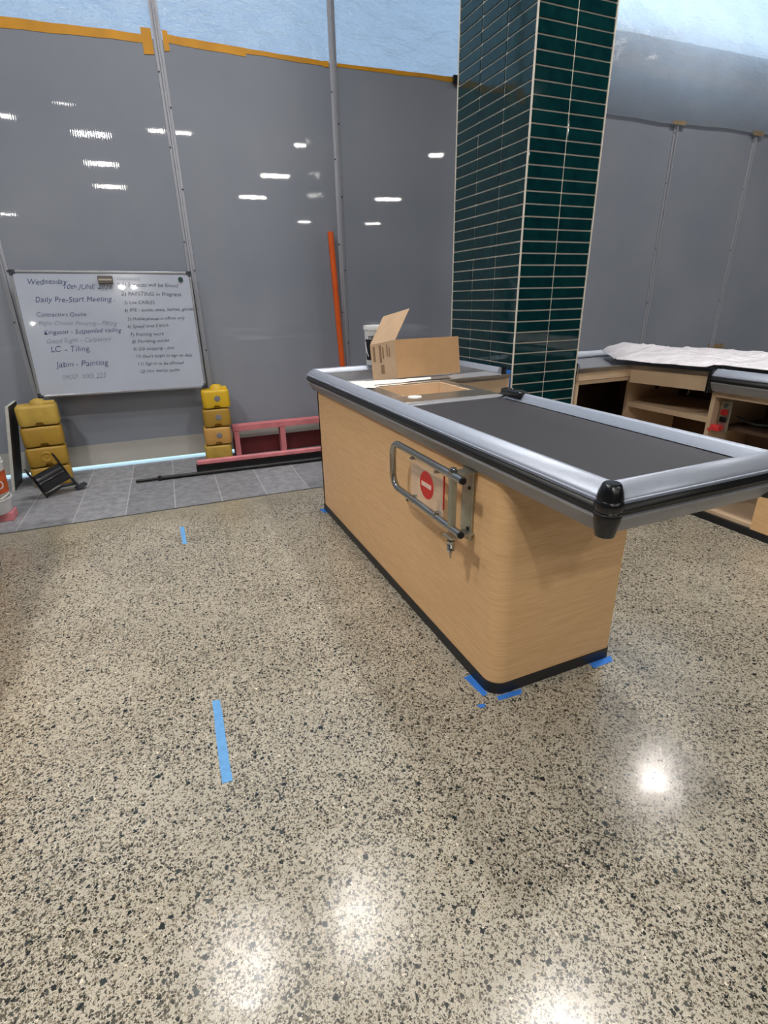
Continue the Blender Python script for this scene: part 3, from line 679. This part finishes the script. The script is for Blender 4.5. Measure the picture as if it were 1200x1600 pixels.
# whiteboard
wb = empty('whiteboard', (-.835, 4.585, .634), (math.radians(-5.2), math.radians(.75), math.radians(-1.6)), 'whiteboard covered in handwritten meeting notes, propped on two yellow stacks', 'whiteboard')
WW, WH = 1.195, .872
MW = Matrix(((1, 0, 0, 0), (0, 0, -1, 0), (0, 1, 0, 0), (0, 0, 0, 1)))       # xy layout -> board face (x, -depth, z)
bm = B(); box(bm, .012, WW - .012, 0, .012, .012, WH - .012); obj('writing_surface', bm, 'wb_surface', wb)
bm = B()
for q in ((0, WW, 0, .016), (0, WW, WH - .016, WH)): box(bm, q[0], q[1], -.006, .018, q[2], q[3], .003, 2)
for q in ((0, .016), (WW - .016, WW)): box(bm, q[0], q[1], -.006, .018, .012, WH - .012, .003, 2)
fr = obj('frame', bm, 'wb_frame', wb)
for x, z in ((0, 0), (WW, 0), (0, WH), (WW, WH)):
    sx_ = 1 if x == 0 else -1; sz_ = 1 if z == 0 else -1; bm = B()
    box(bm, min(x - sx_ * .003, x + sx_ * .035), max(x - sx_ * .003, x + sx_ * .035), -.009, .02, min(z - sz_ * .003, z + sz_ * .019), max(z - sz_ * .003, z + sz_ * .019), .003, 2)
    box(bm, min(x - sx_ * .003, x + sx_ * .019), max(x - sx_ * .003, x + sx_ * .019), -.009, .02, min(z - sz_ * .003, z + sz_ * .035), max(z - sz_ * .003, z + sz_ * .035), .003, 2)
    obj('frame_corner', bm, 'wb_corner', fr)
J = random.Random(11)
def wtxt(name, items, mat):
    for s, x, y, sz in items:
        bm = text_mesh([(s, x * WW, (1 - y) * WH, sz, .25 + J.uniform(-.1, .15), J.uniform(-.02, .02))]); bm.transform(Matrix.Translation((0, -.0012, 0)) @ MW); obj('handwritten_line', bm, mat, wb)
wtxt('blue_handwriting', [('Wednesday', .075, .105, .052), ('10th JUNE 2026', .255, .140, .048), ('Daily Pre-Start Meeting ,', .095, .240, .052), ('Contractors Onsite', .085, .352, .040), ('Kingston - Suspended ceiling', .105, .492, .044), ('LC - Tiling', .12, .632, .060), ('Jabin - Painting', .135, .757, .058)], 'ink_blue')
wtxt('faint_handwriting', [('Right Choice Flooring - Fitting', .085, .417, .042), ('Good Right - Carpentry', .105, .562, .044), ('0900  500 225', .145, .860, .052), ('Discussions', .560, .070, .034)], 'ink_faint')
wtxt('black_handwriting', [('* 1) Services will be found', .555, .118, .040), ('2) PAINTING in Progress', .570, .192, .040), ('3) Live CABLES', .575, .262, .034), ('4) PPE - boots, vests, helmet, gloves', .570, .325, .034), ('5) Mobile phones in offices only', .578, .395, .032), ('6) Speed limit 5 km/h', .572, .455, .034), ('7) Framing work', .578, .522, .036), ('8) Plumbing works', .582, .585, .035), ('9) Gib stopping - dust', .580, .645, .034), ('10) Don\'t forget to sign on daily', .588, .705, .032), ('11) Sign in to be allowed', .590, .770, .034), ('12) Hot works today', .592, .835, .035)], 'ink_black')
bm = B(); box(bm, 0, .098, -.030, 0, 0, .052, .004, 2, 0); box(bm, .004, .094, -.0345, -.030, .016, .030, .003, 2, 1)
er = obj('board_eraser', bm, ['felt', 'felt_light'], None, False)
tag(er, 'grey board eraser stuck near the top of the whiteboard', 'eraser')
wbm = Matrix.Translation((-.835, 4.585, .634)) @ Matrix.Rotation(math.radians(-1.6), 4, 'Z') @ Matrix.Rotation(math.radians(.75), 4, 'Y') @ Matrix.Rotation(math.radians(-5.2), 4, 'X')
er.matrix_world = wbm @ Matrix.Translation((.545, -.001, .785))
bm = B(); lathe(bm, [(0, 0), (.017, 0), (.018, .004), (.016, .010), (0, .011)], 24, 0, Matrix.Rotation(PI / 2, 4, 'X'))
mg = obj('board_magnet', bm, 'magnet', None, True); tag(mg, 'round dark green magnet at the top right of the whiteboard', 'magnet'); mg.matrix_world = wbm @ Matrix.Translation((1.115, -.001, .818))

# yellow block stacks
def block(loc, w, d, h, mat, label, rz=0, knob=False, refl=None, ring=False, group=None):
    e_ = empty('yellow_block', loc, (0, 0, rz), label, 'plastic block', group)
    bm = B(); n = 16; rr_ = .035
    # rounded footprint extruded, notch in the bottom front edge
    poly = arc((w / 2 - rr_, d / 2 - rr_), rr_, 0, PI / 2, 5) + arc((-w / 2 + rr_, d / 2 - rr_), rr_, PI / 2, PI, 5) + arc((-w / 2 + rr_, -d / 2 + rr_), rr_, PI, 1.5 * PI, 5)
    poly += [(-.034, -d / 2), (-.020, -d / 2), (0, -d / 2), (.020, -d / 2), (.034, -d / 2)] + arc((w / 2 - rr_, -d / 2 + rr_), rr_, 1.5 * PI, 2 * PI, 5)
    t = bmesh.new(); m_ = len(poly); rings = []
    for z, s in ((.002, .88), (.007, .965), (.020, 1), (h - .022, 1), (h - .010, .965), (h - .004, .90)):
        ring_ = []
        for x, y in poly:
            zz = z
            if y < -d * .3 and abs(x) < .036: zz = z + (.020 if abs(x) < .025 else .002) * (1 if z < h / 2 else .0) 
            ring_.append(t.verts.new((x * s, y * s, zz)))
        rings.append(ring_)
    for a, b in zip(rings, rings[1:]):
        for k in range(m_): t.faces.new((a[k], a[(k + 1) % m_], b[(k + 1) % m_], b[k]))
    t.faces.new(rings[0][::-1]); t.faces.new(rings[-1]); merge(bm, t)
    obj('block_body', bm, mat, e_, True)
    if knob:
        bm = B(); lathe(bm, [(.056, h - .004), (.052, h + .008), (.040, h + .026), (.024, h + .034), (0, h + .035)], 20, 0, Matrix.Translation((.015, .0, 0)))
        box(bm, .035, w / 2 - .01, -.04, .05, h - .01, h + .012, .008, 2); obj('top_knob', bm, mat, e_, True)
    if refl:
        bm = B(); lathe(bm, [(0, .003), (.021, .003), (.024, .002), (.024, -.004), (0, -.004)], 24, 0, Matrix.Translation((refl, -d / 2, h * .54)) @ Matrix.Rotation(PI / 2, 4, 'X')); obj('round_insert', bm, 'reflector', e_, True)
    if ring:
        bm = B(); lathe(bm, [(.022, .0), (.030, .004), (.034, .004), (.038, 0)], 28, 0, Matrix.Translation((-.005, -d / 2, h * .5)) @ Matrix.Rotation(PI / 2, 4, 'X')); obj('moulded_ring', bm, mat, e_, True)
    return e_
rx = [(.372, .0), (.383, .0), (.396, .0), (.408, .0)]
names = ['bottom dull yellow block of the right stack, behind the pink batten', 'tan yellow block with round insert, second from bottom of the right stack', 'ochre block with round insert, second from top of the right stack', 'bright yellow top block of the right stack, holding up the whiteboard corner']
for i, (mt, lab) in enumerate(zip(['yellow_dull', 'yellow_tan', 'yellow_ochre', 'yellow_bright'], names)):
    block((rx[i][0] + .008, 4.545, .001 + i * .152), .218, .185, .150, mt, lab, -.05, i == 3, (0.01 if i else None), False, 'right stack of yellow blocks')
names = ['bottom yellow block of the left stack, behind the black work light', 'yellow block with moulded ring, second from bottom of the left stack', 'deep ochre block, second from top of the left stack', 'dusty top block of the left stack under the whiteboard corner']
for i, (mt, lab) in enumerate(zip(['yellow_ochre', 'yellow_ochre', 'yellow_ochre', 'yellow_dull'], names)):
    block((-.862 + .004 * i, 4.50, .001 + i * .152), .262, .19, .150, mt, lab, .10, i == 3, None, i == 1, 'left stack of yellow blocks')

# pink timber frame, batten, boards, black sections
tf = empty('stud_wall_section', (1.2, 4.56, 0), (0, 0, -.03), 'pink primed timber frame standing on the tiles beside the right yellow stack', 'timber framing')
bm = B(); box(bm, -.68, .9, -.05, .045, .235, .282, .002, 1); obj('top_rail', bm, 'pink_dull', tf)
for x in (-.675, -.275, .14, .55):
    bm = B(); box(bm, x, x + .045, -.048, .043, .0005, .234, .002, 1); obj('stud', bm, 'pink_dull', tf)
bm = B(); box(bm, .60, 1.9, 4.585, 4.605, 0, .0); bm.free()
bm = B(); box(bm, -.68, .35, .047, .060, .002, .150); tag(obj('red_board', bm, 'red_board', None, False, (1.2, 4.56, 0), (0, 0, -.03)), 'dark red board behind the pink timber frame', 'board')
bm = B(); box(bm, -.53, 1.2, -.0225, .0225, 0, .032, .003, 1); tag(obj('timber_batten', bm, 'pink_primer', None, False, (.71, 4.285, .048), (0, 0, -.06)), 'pink timber batten lying on black steel lengths beside the right yellow stack', 'batten')
bm = B(); prism(bm, [(-.03, 0), (.03, 0), (.03, .046), (.022, .046), (.022, .008), (-.022, .008), (-.022, .046), (-.03, .046)], -.53, 1.2, 0, Matrix(((0, 0, 1, 0), (1, 0, 0, 0), (0, 1, 0, 0), (0, 0, 0, 1)))); tag(obj('steel_channel', bm, 'black_rubber', None, False, (.70, 4.27, .001), (0, 0, -.06)), 'black steel channel under the pink batten', 'steel channel')
bm = B(); tube(bm, [(-.281, 4.185, .0165), (-.12, 4.180, .0165)], .011, 12); tube(bm, [(-.12, 4.180, .0165), (1.9, 4.075, .0165)], .016, 14); box(bm, -.125, -.10, 4.16, 4.20, .002, .034, .003, 2)
tag(obj('black_pole', bm, 'black_rubber', None, True), 'long thin black telescopic pole lying on the grey tiles', 'pole')

# black drum on the floor
rl = empty('work_light', (-.815, 4.17, .13), (0, math.radians(-20), math.radians(22)), 'small black drum-shaped work light with flat end arms, tipped on the tiles', 'work light')
bm = B(); t = Matrix.Rotation(PI / 2, 4, 'Y')
lathe(bm, [(0, -.093), (.064, -.093), (.068, -.088), (.068, .088), (.064, .093), (0, .093)], 28, 0, t); obj('drum', bm, 'black_plastic', rl, True)
for x in (-.10, .10):
    bm = B(); box(bm, x - .006, x + .006, -.032, .032, -.115, .135 if x < 0 else .145, .005, 2); obj('end_arm', bm, 'black_plastic', rl, True)
bm = B(); tube(bm, [(-.09, .02, -.10), (.02, .03, -.10), (.12, .0, -.13)], .009, 8); box(bm, .085, .165, -.03, .03, -.165, -.150, .004, 2); box(bm, .10, .115, -.025, .025, -.155, -.07, .004, 2); obj('stand', bm, 'wb_corner', rl, True)

# left edge: board, pails, pink block
bm = B(); t = bmesh.new()
P_ = [(-1.128, 4.40), (-1.108, 4.40), (-1.108, 4.68), (-1.128, 4.68)]; Q_ = [(-1.018, 4.40), (-.998, 4.40), (-.998, 4.68), (-1.018, 4.68)]
a = [t.verts.new((x, y, .001)) for x, y in P_]; b = [t.verts.new((x, y, .615)) for x, y in Q_]
t.faces.new(a[::-1]); t.faces.new(b)
for i in range(4): t.faces.new((a[i], a[(i + 1) % 4], b[(i + 1) % 4], b[i]))
merge(bm, t)
bm.faces.ensure_lookup_table()
for f in bm.faces:
    if abs(f.normal.x) > .9: f.material_index = 1
tag(obj('plaster_board', bm, ['board_edge', 'board_dark']), 'pale board seen edge-on, leaning against the left yellow stack', 'board')
bm = B(); box(bm, -1.30, -.992, 3.74, 3.86, 0, .052, .003, 1); tag(obj('timber_block', bm, 'pink_primer'), 'pink timber block on the tiles under the pails at the left edge', 'timber')
p1 = pail('plastic_pail', (-1.10, 3.80, .053), .118, .10, 'grey-white pail on the pink timber at the left edge, under the orange-labelled one', lid=False)
bm = B(); tube(bm, [(.112 * math.cos(a), -.03 + .112 * math.sin(a) * 1.0, .088 + .03 * math.cos(a)) for a in [-2.6 + 2.6 * i / 16 for i in range(17)]], .006, 8); obj('pail_handle', bm, 'board_edge', p1, True)
p2 = pail('paint_pail', (-1.095, 3.83, .155), .112, .235, 'white pail with an orange label at the left edge, stacked on the grey pail', lid=False)
bm = B(); band(bm, rad_at(.112, .235, .02) + .0012, rad_at(.112, .235, .16) + .0012, .02, .16, -2.6, .9); obj('pail_label', bm, 'orange_label', p2)
wrap_text('D', .075, -.80, .055, .112, p2, 'white_plastic', 'label_letter')

# blue tape on floor
def floor_tape(pts, label, mat='tape_blue', z=.0004):
    bm = B(); prism(bm, ragged(pts, .0012, len(label)), z, z + .0012)
    return tag(obj('masking_tape', bm, mat), label, 'tape')
floor_tape([(-.014, 1.519), (-.025, 1.166), (.004, 1.163), (.012, 1.514)], 'long pale blue tape strip on the open floor, nearest the camera', 'tape_blue_pale')
floor_tape([(-.027, 3.147), (-.026, 2.888), (-.003, 2.880), (-.004, 3.146)], 'short blue tape strip on the floor, farther towards the tiles', 'tape_blue_pale')
floor_tape([(.829, 1.262), (.857, 1.265), (.859, 1.158), (.838, 1.154)], 'blue tape along the left side of the near corner of the central checkout')
floor_tape([(.880, 1.134), (.978, 1.130), (.962, 1.108), (.876, 1.116)], 'blue tape in front of the near corner of the central checkout')
floor_tape([(1.285, 1.133), (1.392, 1.137), (1.375, 1.110), (1.284, 1.106)], 'blue tape at the right foot of the end panel of the central checkout')
floor_tape([(.795, 1.128), (.822, 1.122), (.818, 1.108), (.80, 1.112)], 'tiny blue tape scrap on the floor just off the checkout corner')
floor_tape([(.828, 3.045), (.857, 3.050), (.858, 2.975), (.838, 2.98)], 'blue tape bit at the far foot of the central checkout side panel')
bm = B(); box(bm, 1.866, 1.8715, 2.512, 2.558, .765, .868); tag(obj('masking_tape', bm, 'tape_blue'), 'blue tape piece stuck low on the left face of the green column', 'tape')

# ceiling lamps
proto = None
def lamp(x, y, w, r):
    global proto
    if proto is None:
        proto = empty('ceiling_spotlight', (x, y, CEIL), label='round ceiling spotlight above the shop floor, out of the picture', cat='light', group='ceiling spotlights')
        bm = B(); lathe(bm, [(0, -.012), (.03, -.012), (.03, -.03), (.11, -.035), (.11, -.095), (.104, -.10), (.104, -.09), (0, -.09)], 24); obj('housing', bm, 'label_black', proto, True)
        bm = B(); lathe(bm, [(0, -.091), (.098, -.091), (.098, -.094), (0, -.094)], 24); obj('lens', bm, 'lamp_lens', proto, True)
        e_ = proto
    else:
        e_ = proto.copy(); COL.objects.link(e_); e_.location = (x, y, CEIL)
        for ch in proto.children:
            if ch.type == 'MESH': c_ = ch.copy(); COL.objects.link(c_); c_.parent = e_
    ld = bpy.data.lights.new('spot', 'AREA'); ld.shape = 'DISK'; ld.size = 2 * r; ld.energy = w; ld.color = (1, .955, .90)
    ld.spread = math.radians(150)
    lo = bpy.data.objects.new('bulb', ld); COL.objects.link(lo); lo.location = (x, y, CEIL - .115)
    if y < -3.9: lo.rotation_euler = (math.radians(50), 0, 0)       # heads aimed down the hall
for q in LAMPS: lamp(*q)
